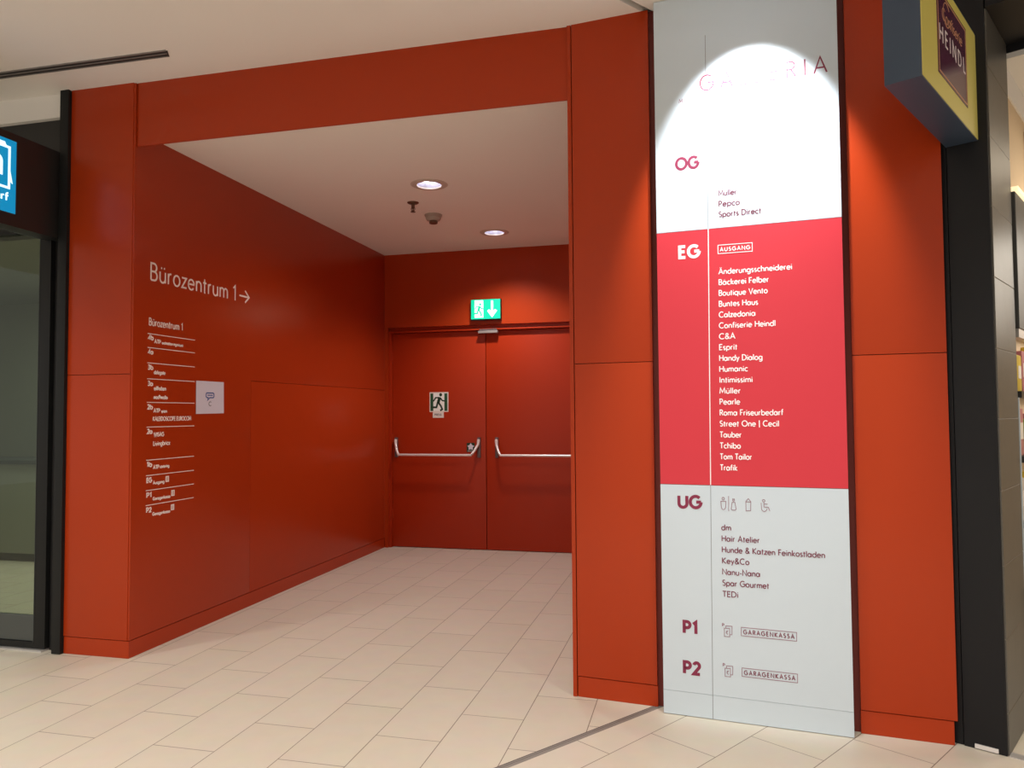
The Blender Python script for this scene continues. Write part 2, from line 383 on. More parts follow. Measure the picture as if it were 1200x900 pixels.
# left pillar and its skirting
pl = MB()
pl.box((XP, YF, .104), (XW-.012, YF+.02, 1.662)); pl.box((XP, YF, 1.665), (XW-.012, YF+.02, ZT)); pl.bevel(.002, 2)
pl = pl.build('wall_pillar', M['red'], smooth=True); struct(pl, 'orange red panelled pillar face left of the recess', 'wall')
MB().box((XP+.002, YF+.02, 0), (XW-.02, YF+.3, ZT)).build('backing', M['red_dark'], pl)
sk = MB().box((XP, YF+.003, 0), (XW-.010, YF+.02, .100)).bevel(.0015, 1).build('baseboard_pillar', M['red'])
struct(sk, 'red skirting along the foot of the left pillar', 'skirting')

# left wall of the recess: thin panels on a dark backing
wl = MB(); xo = XW-.02
wl.slab(lambda u, v, o: Vector((xo+o, u, v)), [(YF+.004, .104), (4.9675, .104), (4.9675, 1.6715), (YB, 1.6715), (YB, ZC+.1), (YF+.03, ZC+.1), (YF+.03, ZT-.002), (YF+.004, ZT-.002)], 0, .02)
wl.box((xo, 4.9705, .104), (XW, YB, 1.6685))
wl = wl.bevel(.0015, 2).build('wall_left', M['red'], smooth=True)
struct(wl, 'long glossy red panelled wall on the left of the recess', 'wall')
MB().box((xo-.2, YF+.3, 0), (xo, YB+.2, ZT)).build('backing', M['red_dark'], wl)
MB().box((xo-.05, YF+.012, .0), (xo, YF+.3, ZT)).build('backing', M['red_dark'], wl)
sk = MB().box((xo, YF+.004, 0), (XW-.003, YB, .100)).bevel(.0015, 1).build('baseboard_left', M['red'])
struct(sk, 'red skirting along the foot of the long left wall', 'skirting')

# header over the opening
hd = MB().box((XW+.004, YF+.015, ZH), (XR-.004, YF+.027, ZT)).bevel(.0015, 2).build('wall_header', M['red'], smooth=True)
struct(hd, 'dark red header panel spanning the top of the opening', 'wall')
MB().box((XW-.012, YF+.022, ZH+.02), (XW+.004, YF+.027, ZT)).build('backing', M['red_dark'], hd)
MB().box((XW-.01, YF+.029, ZC+.15), (XR+.05, YF+.36, ZT)).build('backing', M['red_dark'], hd)

# back wall with the door opening
DL, DR, DM = -3.165, -1.08, -2.123        # door opening
DT = 2.282
wb = MB()
wb.box((XW, YB, 0), (DL-.03, YB+.3, 2.338)); wb.box((DR+.03, YB, 0), (XR+.05, YB+.3, 2.338)); wb.box((XW, YB, 2.338), (XR+.05, YB+.3, ZC+.1))
wb = wb.build('wall_back', M['red']); struct(wb, 'red end wall of the recess around the double doors', 'wall')
MB().box((DL-.03, YB+.15, 0), (DR+.03, YB+.3, 2.345)).build('backing', M['red_dark'], wb)
df = MB()
df.box((DL-.03, YB+.018, 0), (DL, YB+.2, DT+.01)); df.box((DR, YB+.018, 0), (DR+.03, YB+.2, DT+.01)); df.box((DL-.03, YB+.012, DT), (DR+.03, YB+.2, DT+.016))
df.box((DL-.03, YB+.05, DT+.016), (DR+.03, YB+.2, 2.345))
df = df.bevel(.003, 2).build('trim_3', M['red_door'], smooth=True); struct(df, 'stepped red door frame around the double doors', 'door frame')
wr = MB().box((XR-.01, YF+.17, 0), (XR+.1, YB+.3, ZT)).build('wall_right', M['red']); struct(wr, 'red wall closing the recess behind the pylon', 'wall')

# pylon: panels either side of the directory, each split at mid height
py_ = MB(); fn = lambda s, o, z: pp(s, z, o)
for s0, s1 in ((.013, .408), (1.297, 1.668)):
    py_.fbox(fn, (s0, -.02, .104), (s1, 0, 1.6605)); py_.fbox(fn, (s0, -.02, 1.6635), (s1, 0, ZT))
py_.fbox(fn, (-.012, -.02, 0), (.0085, -.001, ZT))
py_ = py_.bevel(.002, 2).build('wall_pylon', M['red'], smooth=True)
struct(py_, 'broad red pylon carrying the directory, turned slightly towards the shop', 'wall')
MB().fbox(fn, (.0, -.25, 0), (1.655, -.02, ZT)).build('backing', M['red_dark'], py_)
sk = MB()
for s0, s1 in ((.012, .410), (1.296, 1.656)): sk.fbox(fn, (s0, -.02, 0), (s1, -.005, .100))
sk = sk.bevel(.0015, 1).build('baseboard_pylon', M['red']); struct(sk, 'red skirting along the foot of the pylon, either side of the directory', 'skirting')

# ------------------------------------------------------------------ double doors
YD = YB+.062
def panic_bar(door, xl, xr):
    bar = MB(); zb, zt, out = .985, 1.135, .105
    y0 = YD
    def arm(x, sgn):
        return [(x, y0-.030, zt+.01), (x, y0-.034, zt-.01), (x+sgn*.004, y0-.040, zt-.045), (x+sgn*.030, y0-.078, zt-.105), (x+sgn*.055, y0-out+.004, zb+.008)]
    zz = MB().tube([(xl+.055, y0-out, zb), (xr-.055, y0-out, zb)], .0125, 20)
    root = zz.build('push_bar', M['steel'], door, smooth=True); tag(root, 'brushed steel panic bar')
    for x, s in ((xl, 1), (xr, -1)):
        MB().tube(arm(x, s), [.016, .017, .015, .013, .0125], 16).build('bar_arm', M['steel'], root, smooth=True)
        MB().box((x-.017, y0-.022, .955), (x+.017, y0, 1.165)).bevel(.006, 3).build('mounting_plate', M['plate'], root, smooth=True)
for nm, x0, x1, bl, br_, lab in (('door_1', DL+.003, DM-.0035, -3.118, -2.197, 'left leaf of the red double doors, with exit stickers'),
                                 ('door_2', DM+.0035, DR-.003, -2.005, -1.125, 'right leaf of the red double doors, partly hidden by the pylon')):
    d = MB().box((x0, YD, .006), (x1, YD+.06, DT-.004)).bevel(.003, 2).build(nm, M['red_door'], smooth=True)
    struct(d, lab, 'door'); panic_bar(d, bl, br_)
    if nm == 'door_1':
        for z in (.35, 1.15, 2.02): MB().tube([(x0-.004, YD-.006, z-.05), (x0-.004, YD-.006, z+.05)], .009, 12).build('hinge', M['red_door'], d, smooth=True)
# closing sequence selector above the meeting edge
c = thing('door_closer', (DM+.04, YD, 2.25), 'small silver closer bar on the door head above the meeting leaves', 'door closer')
MB().box((-2.185, YB-.015, 2.246), (-1.975, YB+.03, 2.272)).bevel(.006, 3).build('bar', M['alu'], c, smooth=True)
MB().box((-2.175, YB+.0, 2.272), (-1.985, YB+.03, 2.292)).bevel(.002, 1).build('bracket', M['plate'], c)

# door stickers
fd = lambda u, v, o: Vector((u, YD-.0005-o, v))
s = thing('exit_sticker', (-2.635, YD, 1.54), 'green and white running figure sticker at eye height on the left door', 'sticker')
MB().slab(fd, [(-2.745, 1.434), (-2.535, 1.434), (-2.535, 1.643), (-2.745, 1.643)], 0, .0012).build('film', M['cream'], s)
MB().slab(fd, [(-2.703, 1.444), (-2.579, 1.444), (-2.579, 1.630), (-2.703, 1.630)], .0010, .0016).build('white_field', mat('white_film', (.88, .90, .86), .5), s)
MB().slab(fd, [(-2.735, 1.444), (-2.703, 1.444), (-2.703, 1.630), (-2.735, 1.630)], .0012, .002).build('green_bar', M['green'], s)
MB().slab(fd, [(-2.579, 1.444), (-2.546, 1.444), (-2.546, 1.630), (-2.579, 1.630)], .0012, .002).build('green_bar', M['green'], s)
m_ = MB(); running_man(m_, fd, -2.645, 1.452, .190, .002, .0028); m_.build('running_figure', M['green_man'], s)
s = thing('paper_label', (-2.65, YD, 1.40), 'small white label with a grey printed line below the running figure sticker', 'label')
MB().slab(fd, [(-2.708, 1.372), (-2.586, 1.372), (-2.586, 1.440), (-2.708, 1.440)], .0013, .0022).build('paper', M['cream'], s)
m_ = MB(); text(m_, fd, 'PRESS', -2.688, 1.395, -2.612, .020, .005, .0022, .0028); m_.build('lettering', M['grey_ink'], s)
s = thing('star_sticker', (-2.29, YD, 1.06), 'small dark green sticker with a white star beside the left push bar', 'sticker')
MB().slab(fd, [(-2.335, 1.012), (-2.247, 1.012), (-2.247, 1.108), (-2.335, 1.108)], 0, .0012).build('film', M['green_man'], s)
pts = []
for k in range(10):
    r_ = .040 if k % 2 == 0 else .024
    pts.append((-2.291+r_*math.sin(k*math.pi/5), 1.066+r_*math.cos(k*math.pi/5)))
MB().slab(fd, pts, .0012, .002).build('star', M['paper'], s)
MB().slab(fd, [(-2.325, 1.018), (-2.262, 1.018), (-2.262, 1.028), (-2.325, 1.028)], .0012, .002).build('stripe', M['alu'], s)

# lit exit sign above the doors
fe = lambda u, v, o: Vector((u, YB-.048-o, v))
e = thing('exit_sign', (-2.09, YB, 2.38), 'lit green emergency exit sign with runner and down arrow above the doors', 'exit sign')
MB().box((-2.250, YB-.046, 2.378), (-1.930, YB, 2.594)).bevel(.004, 2).build('housing', M['frame'], e, smooth=True)
MB().slab(fe, [(-2.246, 2.389), (-1.934, 2.389), (-1.934, 2.591), (-2.246, 2.591)], -.002, .003).build('lit_panel', M['green_lit'], e)
MB().slab(fe, [(-2.208, 2.403), (-2.114, 2.403), (-2.114, 2.583), (-2.208, 2.583)], .003, .004).build('doorway_pictogram', M['white_lit'], e)
m_ = MB(); running_man(m_, fe, -2.163, 2.425, .135, .004, .005); m_.build('running_figure', M['green_lit'], e)
m_ = MB(); m_.slab(fe, [(-2.032, 2.576), (-2.008, 2.576), (-2.008, 2.44), (-2.032, 2.44)], .003, .004)
m_.ribbon(fe, [(-2.062, 2.480), (-2.020, 2.424), (-1.978, 2.480)], .028, .003, .0041); m_.build('arrow', M['white_lit'], e)

# ------------------------------------------------------------------ left wall lettering
fw = lambda u, v, o: Vector((XW+.0004+o, u, v))
o = thing('wall_lettering', (XW, 4.4, 2.25), 'large pale lettering Bürozentrum 1 with a right arrow on the red left wall', 'lettering')
m_ = MB(); text(m_, fw, 'Bürozentrum 1', 3.893, 2.247, 4.775, .108, .0115, 0, .001, gap=.13); m_.build('lettering', M['vinyl'], o)
m_ = MB(); m_.ribbon(fw, [(4.815, 2.292), (4.930, 2.292)], .0125, 0, .001); m_.ribbon(fw, [(4.885, 2.336), (4.936, 2.292), (4.885, 2.248)], .0125, 0, .0014); m_.build('arrow', M['vinyl'], o)
d = thing('office_directory', (XW, 4.1, 1.4), 'pale office list with thin ruled lines on the red left wall below the large lettering', 'directory')
m_ = MB(); text(m_, fw, 'Bürozentrum 1', 3.887, 1.968, 4.196, .045, .0062, 0, .001, gap=.13); m_.build('heading', M['vinyl'], d)
for z in (1.916, 1.831, 1.737, 1.640, 1.4965, 1.3465, 1.146, 1.053, .963, .8735):
    MB().slab(fw, [(3.877, z-.0022), (4.319, z-.0022), (4.319, z+.0022), (3.877, z+.0022)], 0, .001).build('ruled_line', M['vinyl'], d)
for sname, z in (('4b', 1.884), ('4a', 1.797), ('3b', 1.702), ('3a', 1.603), ('2b', 1.460), ('2a', 1.311), ('1b', 1.110), ('EG', 1.015), ('P1', .925), ('P2', .835)):
    m_ = MB(); text(m_, fw, sname, 3.883, z-.004, 3.926, .027, .0080, 0, .001, gap=.1); m_.build('floor_mark', M['vinyl'], d)
def entry(string, z, y0, y1, cap, w=.0054):
    m_ = MB(); text(m_, fw, string, y0, z, y1, cap, w, 0, .001); m_.build('tenant_entry', M['vinyl'], d)
entry('ATP', 1.862, 3.936, 3.992, .023, .0055); entry('architekten ingenieure', 1.862, 4.004, 4.200, .017)
entry('delegate', 1.672, 3.936, 4.035, .023)
entry('willhaben', 1.573, 3.936, 4.042, .024); entry('mooPmedia', 1.519, 3.936, 4.058, .022)
entry('ATP', 1.435, 3.936, 3.992, .023, .0055); entry('wien', 1.435, 4.004, 4.054, .018)
entry('KALEIDOSCOPE EUROCOM', 1.384, 3.930, 4.287, .025, .005)
entry('WISAG', 1.288, 3.940, 4.030, .024); entry('Livingbricx', 1.232, 3.936, 4.085, .026)
entry('ATP', 1.089, 3.938, 3.988, .022, .0055); entry('catering', 1.092, 3.998, 4.080, .017)
entry('Ausgang', .996, 3.938, 4.036, .018, .005); entry('Garagenkassa', .899, 3.938, 4.092, .018, .005); entry('Garagenkassa', .806, 3.936, 4.092, .018, .005)
for y0, z0 in ((4.052, 1.003), (4.106, .910), (4.104, .820)):
    m_ = MB(); m_.ribbon(fw, [(y0, z0), (y0+.024, z0), (y0+.024, z0+.03), (y0, z0+.03), (y0, z0)], .007, 0, .001); m_.ribbon(fw, [(y0+.012, z0+.004), (y0+.012, z0+.026)], .006, 0, .001)
    m_.build('pictogram', M['vinyl'], d)
n = thing('paper_notice', (XW, 4.48, 1.43), 'white paper notice with a blue speech bubble taped beside the office list', 'paper notice')
MB().slab(fw, [(4.335, 1.425), (4.637, 1.429), (4.634, 1.648), (4.334, 1.647)], .0012, .0022).build('paper', M['paper'], n)
m_ = MB(); bub = arc(4.512, 1.556, .012, .012, 0, 90, 4) + arc(4.450, 1.556, .012, .012, 90, 180, 4) + arc(4.450, 1.548, .012, .012, 180, 270, 4) + [(4.462, 1.536), (4.455, 1.518), (4.478, 1.536)] + arc(4.512, 1.548, .012, .012, -90, 0, 4)
m_.ribbon(fw, bub + [bub[0]], .008, .0022, .003); m_.slab(fw, [(4.453, 1.549), (4.510, 1.549), (4.510, 1.5555), (4.453, 1.5555)], .0022, .003)
m_.build('speech_bubble', M['blue_ink'], n)
m_ = MB(); m_.ribbon(fw, arc(4.484, 1.494, .015, .014, 50, 310, 12), .005, .0022, .003); m_.build('printed_letter', M['grey_ink'], n)

# ------------------------------------------------------------------ the directory
DO = .060; S0, S1 = .447, 1.2645
t = thing('store_directory', pp((S0+S1)/2, 0, .03), 'tall white and crimson mall directory standing between the red pylon panels', 'directory sign')
fs = lambda u, v, o: pp(u, v, DO+o)
LX = .6885
for nm, z0, z1, mm in (('upper_panel', 2.276, 3.412, 'white'), ('middle_panel', 1.074, 2.274, 'crimson'), ('lower_panel', .1115, 1.072, 'white'), ('foot_panel', .003, .1100, 'white')):
    b = MB().fbox(fn, (S0, .002, z0), (S1, DO, z1)).build(nm, M[mm], t)
    if nm != 'foot_panel': tag(b, {'upper_panel': 'white panel of the upper floor', 'middle_panel': 'crimson panel of the ground floor', 'lower_panel': 'white panel of the lower floors'}[nm])
def strip(u0, v0, u1, v1, m, w, name='divider_line'):
    m_ = MB(); m_.ribbon(fs, [(u0, v0), (u1, v1)], w, 0, .0006); return m_.build(name, M[m], t)
strip(.6895, 3.205, .6885, 2.276, 'grey_ink', .0022); strip(.6885, 2.276, .6790, 1.074, 'white_ink', .004); strip(.6790, 1.074, .6715, .003, 'grey_ink', .0022)
def letters(string, u0, u1, z, cap, w, m, gap=.11, name='lettering'):
    m_ = MB(); text(m_, fs, string, u0, z, u1, cap, w, .0001, .0010, gap=gap); return m_.build(name, M[m], t)
letters('GALLERIA', .660, 1.2195, 2.938, .074, .0068, 'burgundy', gap=.42, name='title')
letters('M', .5625, .580, 2.896, .018, .0026, 'burgundy', name='subtitle')
letters('OG', .5430, .6480, 2.574, .054, .0130, 'burgundy', gap=.14, name='floor_code')
for sname, u1, z in (('Müller', .8195, 2.427), ('Pepco', .832, 2.3765), ('Sports Direct', .9256, 2.327)): letters(sname, .7375, u1, z, .025, .0045, 'ink_text')
letters('EG', .5510, .6455, 2.148, .054, .0145, 'white_ink', gap=.16, name='floor_code')
m_ = MB(); m_.ribbon(fs, [(.7312, 2.154), (.8840, 2.1535), (.8843, 2.193), (.7314, 2.194), (.7312, 2.154)], .0032, .0001, .001); m_.build('box_outline', M['white_ink'], t)
letters('AUSGANG', .7405, .8745, 2.1645, .0170, .0036, 'white_ink', gap=.3)
EG = [('Änderungsschneiderei', 1.0537), ('Bäckerei Felber', .9536), ('Boutique Vento', .9467), ('Buntes Haus', .9042), ('Calzedonia', .8922), ('Confiserie Heindl', .9783), ('C&A', .8009), ('Esprit', .8091), ('Handy Dialog', .9188), ('Humanic', .8539), ('Intimissimi', .8738), ('Müller', .8205), ('Pearle', .8166), ('Roma Friseurbedarf', 1.0032), ('Street One | Cecil', .984), ('Tauber', .8206), ('Tchibo', .8159), ('Tom Tailor', .8643), ('Trafik', .7998)]
for i, (sname, u1) in enumerate(EG):
    letters(sname, .7325-.0005*i, u1, 2.0575-i*.05073, .0255, .0044, 'white_ink')
letters('UG', .5290, .6345, .9665, .054, .0145, 'burgundy', gap=.16, name='floor_code')
UG = [('dm', .7672), ('Hair Atelier', .8906), ('Hunde & Katzen Feinkostladen', 1.1639), ('Key&Co', .844), ('Nanu-Nana', .890), ('Spar Gourmet', .9272), ('TEDi', .7931)]
for i, (sname, u1) in enumerate(UG): letters(sname, .7245, u1, .869-i*.0507, .0255, .0042, 'ink_text')
def icon(strokes, name='pictogram', w=.0026):
    m_ = MB()
    for p in strokes: m_.ribbon(fs, p, w, .0001, .001)
    m_.build(name, M['ink_icon'], t)
icon([arc(.7344, 1.0135, .0055, .006, 0, 360, 14), [(.7235, 1.001), (.7465, 1.001), (.7445, .976)] + arc(.7350, .973, .0085, .010, -20, -160) + [(.7255, .976), (.7235, 1.001)]])
icon([[(.7587, 1.026), (.7580, .957)]])
icon([arc(.7802, 1.008, .0045, .0045, 0, 360, 12), [(.7762, 1.015), (.7775, 1.011)], [(.7842, 1.015), (.7830, 1.011)], [(.7740, .998), (.7862, .998), (.7912, .966), (.7850, .9625), (.7750, .9625), (.7688, .966), (.7740, .998)]])
icon([[(.8342, .9615), (.8342, 1.004), (.8452, 1.017), (.8560, 1.004), (.8545, .9625), (.8342, .9615)], [(.8342, 1.002), (.8560, 1.002)]])
icon([arc(.9118, 1.010, .0055, .0055, 0, 360, 14), [(.9122, 1.004), (.9126, .9815), (.9310, .9815), (.9375, .964)], [(.9126, .9945), (.9285, .9955)], [(.9005, 1.000), (.9015, .980)] + arc(.9135, .978, .0125, .0165, 190, 345)])
for code, u0, u1, z, zi, zg in (('P1', .5440, .6080, .3830, 0, 0), ('P2', .5420, .6180, .1970, -.1812, -.1826)):
    letters(code, u0, u1, z, .054, .0145, 'burgundy', gap=.16, name='floor_code')
    m_ = MB(); text(m_, fs, 'P', .7195, .4295+zi, .7290, .0125, .003, .0001, .001); m_.build('pictogram', M['ink_icon'], t)
    icon([[(.7290, .4215+zi), (.7290, .3840+zi), (.7525, .3848+zi), (.7525, .4222+zi), (.7290, .4215+zi)], [(.7360, .4225+zi), (.7360, .4325+zi), (.7635, .4330+zi), (.7622, .3945+zi), (.7530, .3940+zi)],
          arc(.7425, .403+zi, .0050, .0075, 55, 305, 10), [(.7365, .4045+zi), (.7435, .4045+zi)]])
    icon([[(.8032, .3945+zg), (1.0392, .3930+zg), (1.0398, .4310+zg), (.8038, .4322+zg), (.8032, .3945+zg)]], 'box_outline', .0026)
    letters('GARAGENKASSA', .8125, 1.0295, .4030+zg, .0185, .0038, 'ink_text', gap=.34)

# ------------------------------------------------------------------ ceiling fittings
def downlight(x, y, z, r, label, watts, ang, tiltx=0, ringm='plastic', group=None):
    t = thing('downlight', (x, y, z), label, 'downlight', group)
    MB().lathe([(r*.80, z-.001), (r*.84, z-.006), (r*1.0, z-.005), (r*1.03, z)], (x, y), 48).build('trim_ring', M[ringm], t, smooth=True)
    MB().lathe([(r*.80, z-.003), (r*.76, z-.0005), (r*.66, z-.0012), (r*.60, z-.0025), (r*.52, z-.0008), (.001, z-.0006)], (x, y), 48).build('reflector', M['reflector'], t, smooth=True)
    return t
def recessed(x, y, z, r, label, watts, ang, group):
    """a round fitting let into a real hole of the recess ceiling"""
    t = thing('downlight', (x, y, z), label, 'downlight', group)
    MB().lathe([(r*.86, z+.004), (r*.88, z-.007), (r*.97, z-.007), (r*1.28, z-.003), (r*1.33, z)], (x, y), 48).build('trim_ring', M['plastic'], t, smooth=True)
    MB().lathe([(r*.86, z+.003), (r*.80, z+.03), (r*.66, z+.075), (r*.45, z+.098), (.001, z+.1)], (x, y), 48).build('reflector', M['reflector'], t, smooth=True)
    MB().tube([(x-r*.50, y+r*.1, z+.05), (x+r*.50, y+r*.1, z+.05)], .024, 16).build('lamp_tube', M['lamp'], t, smooth=True)
    spot('downlight_beam', (x, y, z-.01), watts, ang, .75, (1, .95, .93), .05)
    return t
L1, L2 = (-1.905, 5.215), (-1.822, 6.770)
# cut the two holes into the recess ceiling
for x, y in (L1, L2):
    cut = bpy.data.meshes.new('cut'); b = bmesh.new()
    bmesh.ops.create_cone(b, cap_ends=True, segments=48, radius1=.092, radius2=.092, depth=.5, matrix=Matrix.Translation((x, y, ZC)))
    b.to_mesh(cut); b.free(); co = bpy.data.objects.new('cut', cut); col.objects.link(co)
    md = cc.modifiers.new('hole', 'BOOLEAN'); md.operation = 'DIFFERENCE'; md.object = co; md.solver = 'EXACT'
bpy.context.view_layer.update()
dg = bpy.context.evaluated_depsgraph_get(); newme = bpy.data.meshes.new_from_object(cc.evaluated_get(dg))
cc.modifiers.clear(); cc.data = newme
for o in [o for o in col.objects if o.name.startswith('cut')]: bpy.data.objects.remove(o)
recessed(*L1, ZC, .105, 'round recessed downlight nearer the opening, bright tube visible, in the recess ceiling', CORR_W, 150, 'recess downlights')
recessed(*L2, ZC, .105, 'round recessed downlight close to the end wall above the doors', CORR_W*2.2, 130, 'recess downlights')

x, y = -2.195, 5.63
s = thing('sprinkler', (x, y, ZC), 'small dark sprinkler head hanging from the recess ceiling', 'sprinkler')
MB().lathe([(0.0013, ZC-0.0125), (0.0350, ZC-0.0112), (0.0450, ZC-0.0050), (.0475, ZC)], (x, y), 28).build('escutcheon', M['brass'], s, smooth=True)
MB().lathe([(0.0125, ZC-0.0075), (0.0137, ZC-0.0350), (0.0100, ZC-0.0375), (0.0094, ZC-0.0500), (0.0050, ZC-0.0525), (0.0050, ZC-0.0750)], (x, y), 16).build('body', M['brass'], s, smooth=True)
m_ = MB()
for k in (-1, 1): m_.tube([(x+k*.010, y, ZC-.035), (x+k*.016, y, ZC-.053), (x+k*.005, y, ZC-.075)], .003, 8)
m_.build('frame_arms', M['brass'], s, smooth=True)
MB().lathe([(0.0013, ZC-0.0750), (0.0200, ZC-0.0750), (0.0200, ZC-0.0788), (0.0013, ZC-0.0788)], (x, y), 20).build('deflector', M['brass'], s, smooth=True)
x, y = -2.165, 6.03
s = thing('smoke_detector', (x, y, ZC), 'round beige smoke detector on the recess ceiling behind the sprinkler', 'smoke detector')
MB().lathe([(0.0012, ZC-0.0184), (0.0634, ZC-0.0184), (0.0732, ZC-0.0138), (.0757, ZC)], (x, y), 40).build('base_plate', M['detector'], s, smooth=True)
MB().lathe([(0.0634, ZC-0.0172), (0.0659, ZC-0.0230), (0.0647, ZC-0.0345), (0.0561, ZC-0.0483), (0.0366, ZC-0.0529), (0.0012, ZC-0.0529)], (x, y), 40).build('housing', M['detector'], s, smooth=True)
MB().lathe([(0.0366, ZC-0.0517), (0.0366, ZC-0.0713), (0.0317, ZC-0.0759), (0.0012, ZC-0.0759)], (x, y), 28).build('sensor_chamber', M['brass'], s, smooth=True)

v = thing('slot_diffuser', (-3.6, 3.49, ZT), 'long dark slot air diffuser let into the mall ceiling above the left shop', 'air diffuser')
fz = lambda u, o, z: Vector((u, 3.482+(u+2.79)*.012+o, z))
MB().hexa([fz(-5.2, -.030, ZT-.003), fz(-2.78, -.020, ZT-.003), fz(-2.815, .040, ZT-.003), fz(-5.2, .030, ZT-.003), fz(-5.2, -.030, ZT+.0), fz(-2.78, -.020, ZT), fz(-2.815, .040, ZT), fz(-5.2, .030, ZT)]).build('slot_plate', M['slot'], v)
for o_ in (-.028, .002, .032):
    MB().hexa([fz(-5.2, o_-.0035, ZT-.006), fz(-2.79-.55*(o_+.02), o_-.0035, ZT-.006), fz(-2.79-.55*(o_+.02), o_+.0035, ZT-.006), fz(-5.2, o_+.0035, ZT-.006), fz(-5.2, o_-.0035, ZT), fz(-2.79-.55*(o_+.02), o_-.0035, ZT), fz(-2.79-.55*(o_+.02), o_+.0035, ZT), fz(-5.2, o_+.0035, ZT)]).build('blade', M['slotgrey'], v)
# downlight that washes the directory
LS = pp(.89, 0, .59)
s = thing('downlight', (LS.x, LS.y, ZT), 'bright downlight in the mall ceiling right above the directory', 'downlight')
MB().lathe([(.055, ZT-.001), (.058, ZT-.006), (.072, ZT-.005), (.075, ZT)], (LS.x, LS.y), 40).build('trim_ring', M['plastic'], s, smooth=True)
MB().lathe([(.056, ZT-.002), (.03, ZT-.004), (.001, ZT-.004)], (LS.x, LS.y), 40).build('lamp_glass', M['lamp'], s, smooth=True)
bs = spot('directory_beam', (LS.x, LS.y, ZT-.012), SPOT_W, SPOT_ANG, .40, (.93, .97, 1), .03)
bs.rotation_euler = (Vector((0, 0, -1))*math.cos(R(34))-PN*math.sin(R(34))).to_track_quat('-Z', 'Y').to_euler()

# ------------------------------------------------------------------ shop on the left
bk = MB().box((-9, YF+.02, 3.268), (-3.757, YF+.3, ZT)).build('wall_bulkhead', M['ceiling']); struct(bk, 'white bulkhead above the black shop front on the left', 'wall')
fa = MB().box((-9, YF+.055, 2.585), (-3.757, YF+.25, 3.268)).build('wall_fascia', M['black']); struct(fa, 'black fascia of the shop on the left', 'wall')
po = MB().box((-3.757, YF-.022, 0), (XP-.002, YF+.25, ZT)).bevel(.004, 2).build('trim_4', M['frame'], smooth=True); struct(po, 'full height black post between the left shop front and the red pillar', 'post')
MB().box((-3.80, YF+.03, 2.88), (-3.757, YF+.056, 3.1)).build('cover_plate', M['black'], po)
jb = MB().box((-3.835, YF+.04, 0), (-3.757, YF+.2, 2.585)).bevel(.004, 2).build('trim_5', M['black'], smooth=True); struct(jb, 'black door jamb of the left shop', 'door jamb')
YG = YF+.035
g = thing('door_3', (-4.4, YG, 0), 'glass shop door with anthracite frame at the far left', 'door', kind='structure')
fr_ = MB(); fr_.box((-3.918, YG-.025, .012), (-3.838, YG+.03, 2.585)); fr_.box((-5.0, YG-.025, 2.555), (-3.918, YG+.03, 2.585)); fr_.box((-5.0, YG-.025, .012), (-3.918, YG+.03, .05)); fr_.box((-5.0, YG-.025, .012), (-4.95, YG+.03, 2.585))
fr_.bevel(.003, 2).build('door_frame', M['frame'], g, smooth=True)
MB().box((-3.921, YG-.027, .05), (-3.9185, YG+.02, 2.555)).build('glazing_bead', M['rail'], g)
MB().box((-4.95, YG-.012, .05), (-3.921, YG+.012, .205)).bevel(.003, 1).build('bottom_rail', M['rail'], g)
MB().box((-4.95, YG-.004, .205), (-3.921, YG+.004, 2.555)).build('glass_pane', M['glass'], g)
th = MB().box((-9, YF-.012, 0), (-3.84, YF+.2, .011)).build('trim_6', M['threshold']); struct(th, 'pale metal threshold under the left shop door', 'threshold')
g2 = thing('window_1', (-7, YG, 0), 'glass shop window beyond the left door', 'window', kind='structure')
MB().box((-9, YG-.004, .012), (-5.0, YG+.004, 2.585)).build('glass_pane', M['glass'], g2)
# shop room
rm = MB(); rm.box((-9, 7.2, 0), (-3.46, 7.3, 3)); rm.box((-3.50, YF+.3, 0), (-3.455, 7.3, 3)); rm.box((-9.1, YF, 0), (-9, 7.3, 3.4))
rm = rm.build('wall_shop', M['grey_wall']); struct(rm, 'grey green inner walls of the left shop seen through its glass', 'wall')
rc = MB().box((-9, YF+.25, 2.75), (-3.46, 7.3, 2.85)).build('ceiling_shop', M['grey_wall']); struct(rc, 'ceiling inside the left shop', 'ceiling')
area('shop_light', (-5.5, 5.6, 2.70), 30, 2.2, 1.2, (.95, 1, .88))
ct = thing('shop_counter', (-5.9, 6.2, 0), 'low grey counter inside the left shop behind the glass', 'counter')
MB().box((-7.6, 6.0, .08), (-4.4, 6.5, .95)).bevel(.006, 2).build('body', M['grey_wall'], ct, smooth=True)
MB().box((-7.55, 6.04, 0), (-4.45, 6.46, .08)).build('plinth', M['cabinet'], ct); MB().box((-7.63, 5.97, .95), (-4.37, 6.53, .99)).bevel(.004, 2).build('worktop', M['rail'], ct, smooth=True)
# teal blade sign
XS = -3.765
b = thing('blade_sign', (XS-.06, 3.4, 2.5), 'lit teal projecting sign with a white logo on the left shop front', 'sign')
MB().box((XS-.12, 2.88, 2.500), (XS, YF+.055, 3.035)).bevel(.004, 2).build('housing', M['black'], b, smooth=True)
fb = lambda u, v, o: Vector((XS+o, u, v))
MB().slab(fb, [(2.90, 2.573), (3.440, 2.573), (3.440, 2.990), (2.90, 2.990)], -.01, .002).build('lit_panel', M['teal'], b)
m_ = MB(); m_.ribbon(fb, [(3.02, 2.942), (3.395, 2.944), (3.395, 2.712), (3.02, 2.712), (3.02, 2.942)], .014, .002, .004)
m_.slab(fb, [(3.22, 2.950), (3.375, 2.948), (3.365, 2.968), (3.22, 2.972)], .002, .004); m_.slab(fb, [(3.402, 2.75), (3.402, 2.81), (3.418, 2.74)], .002, .004)
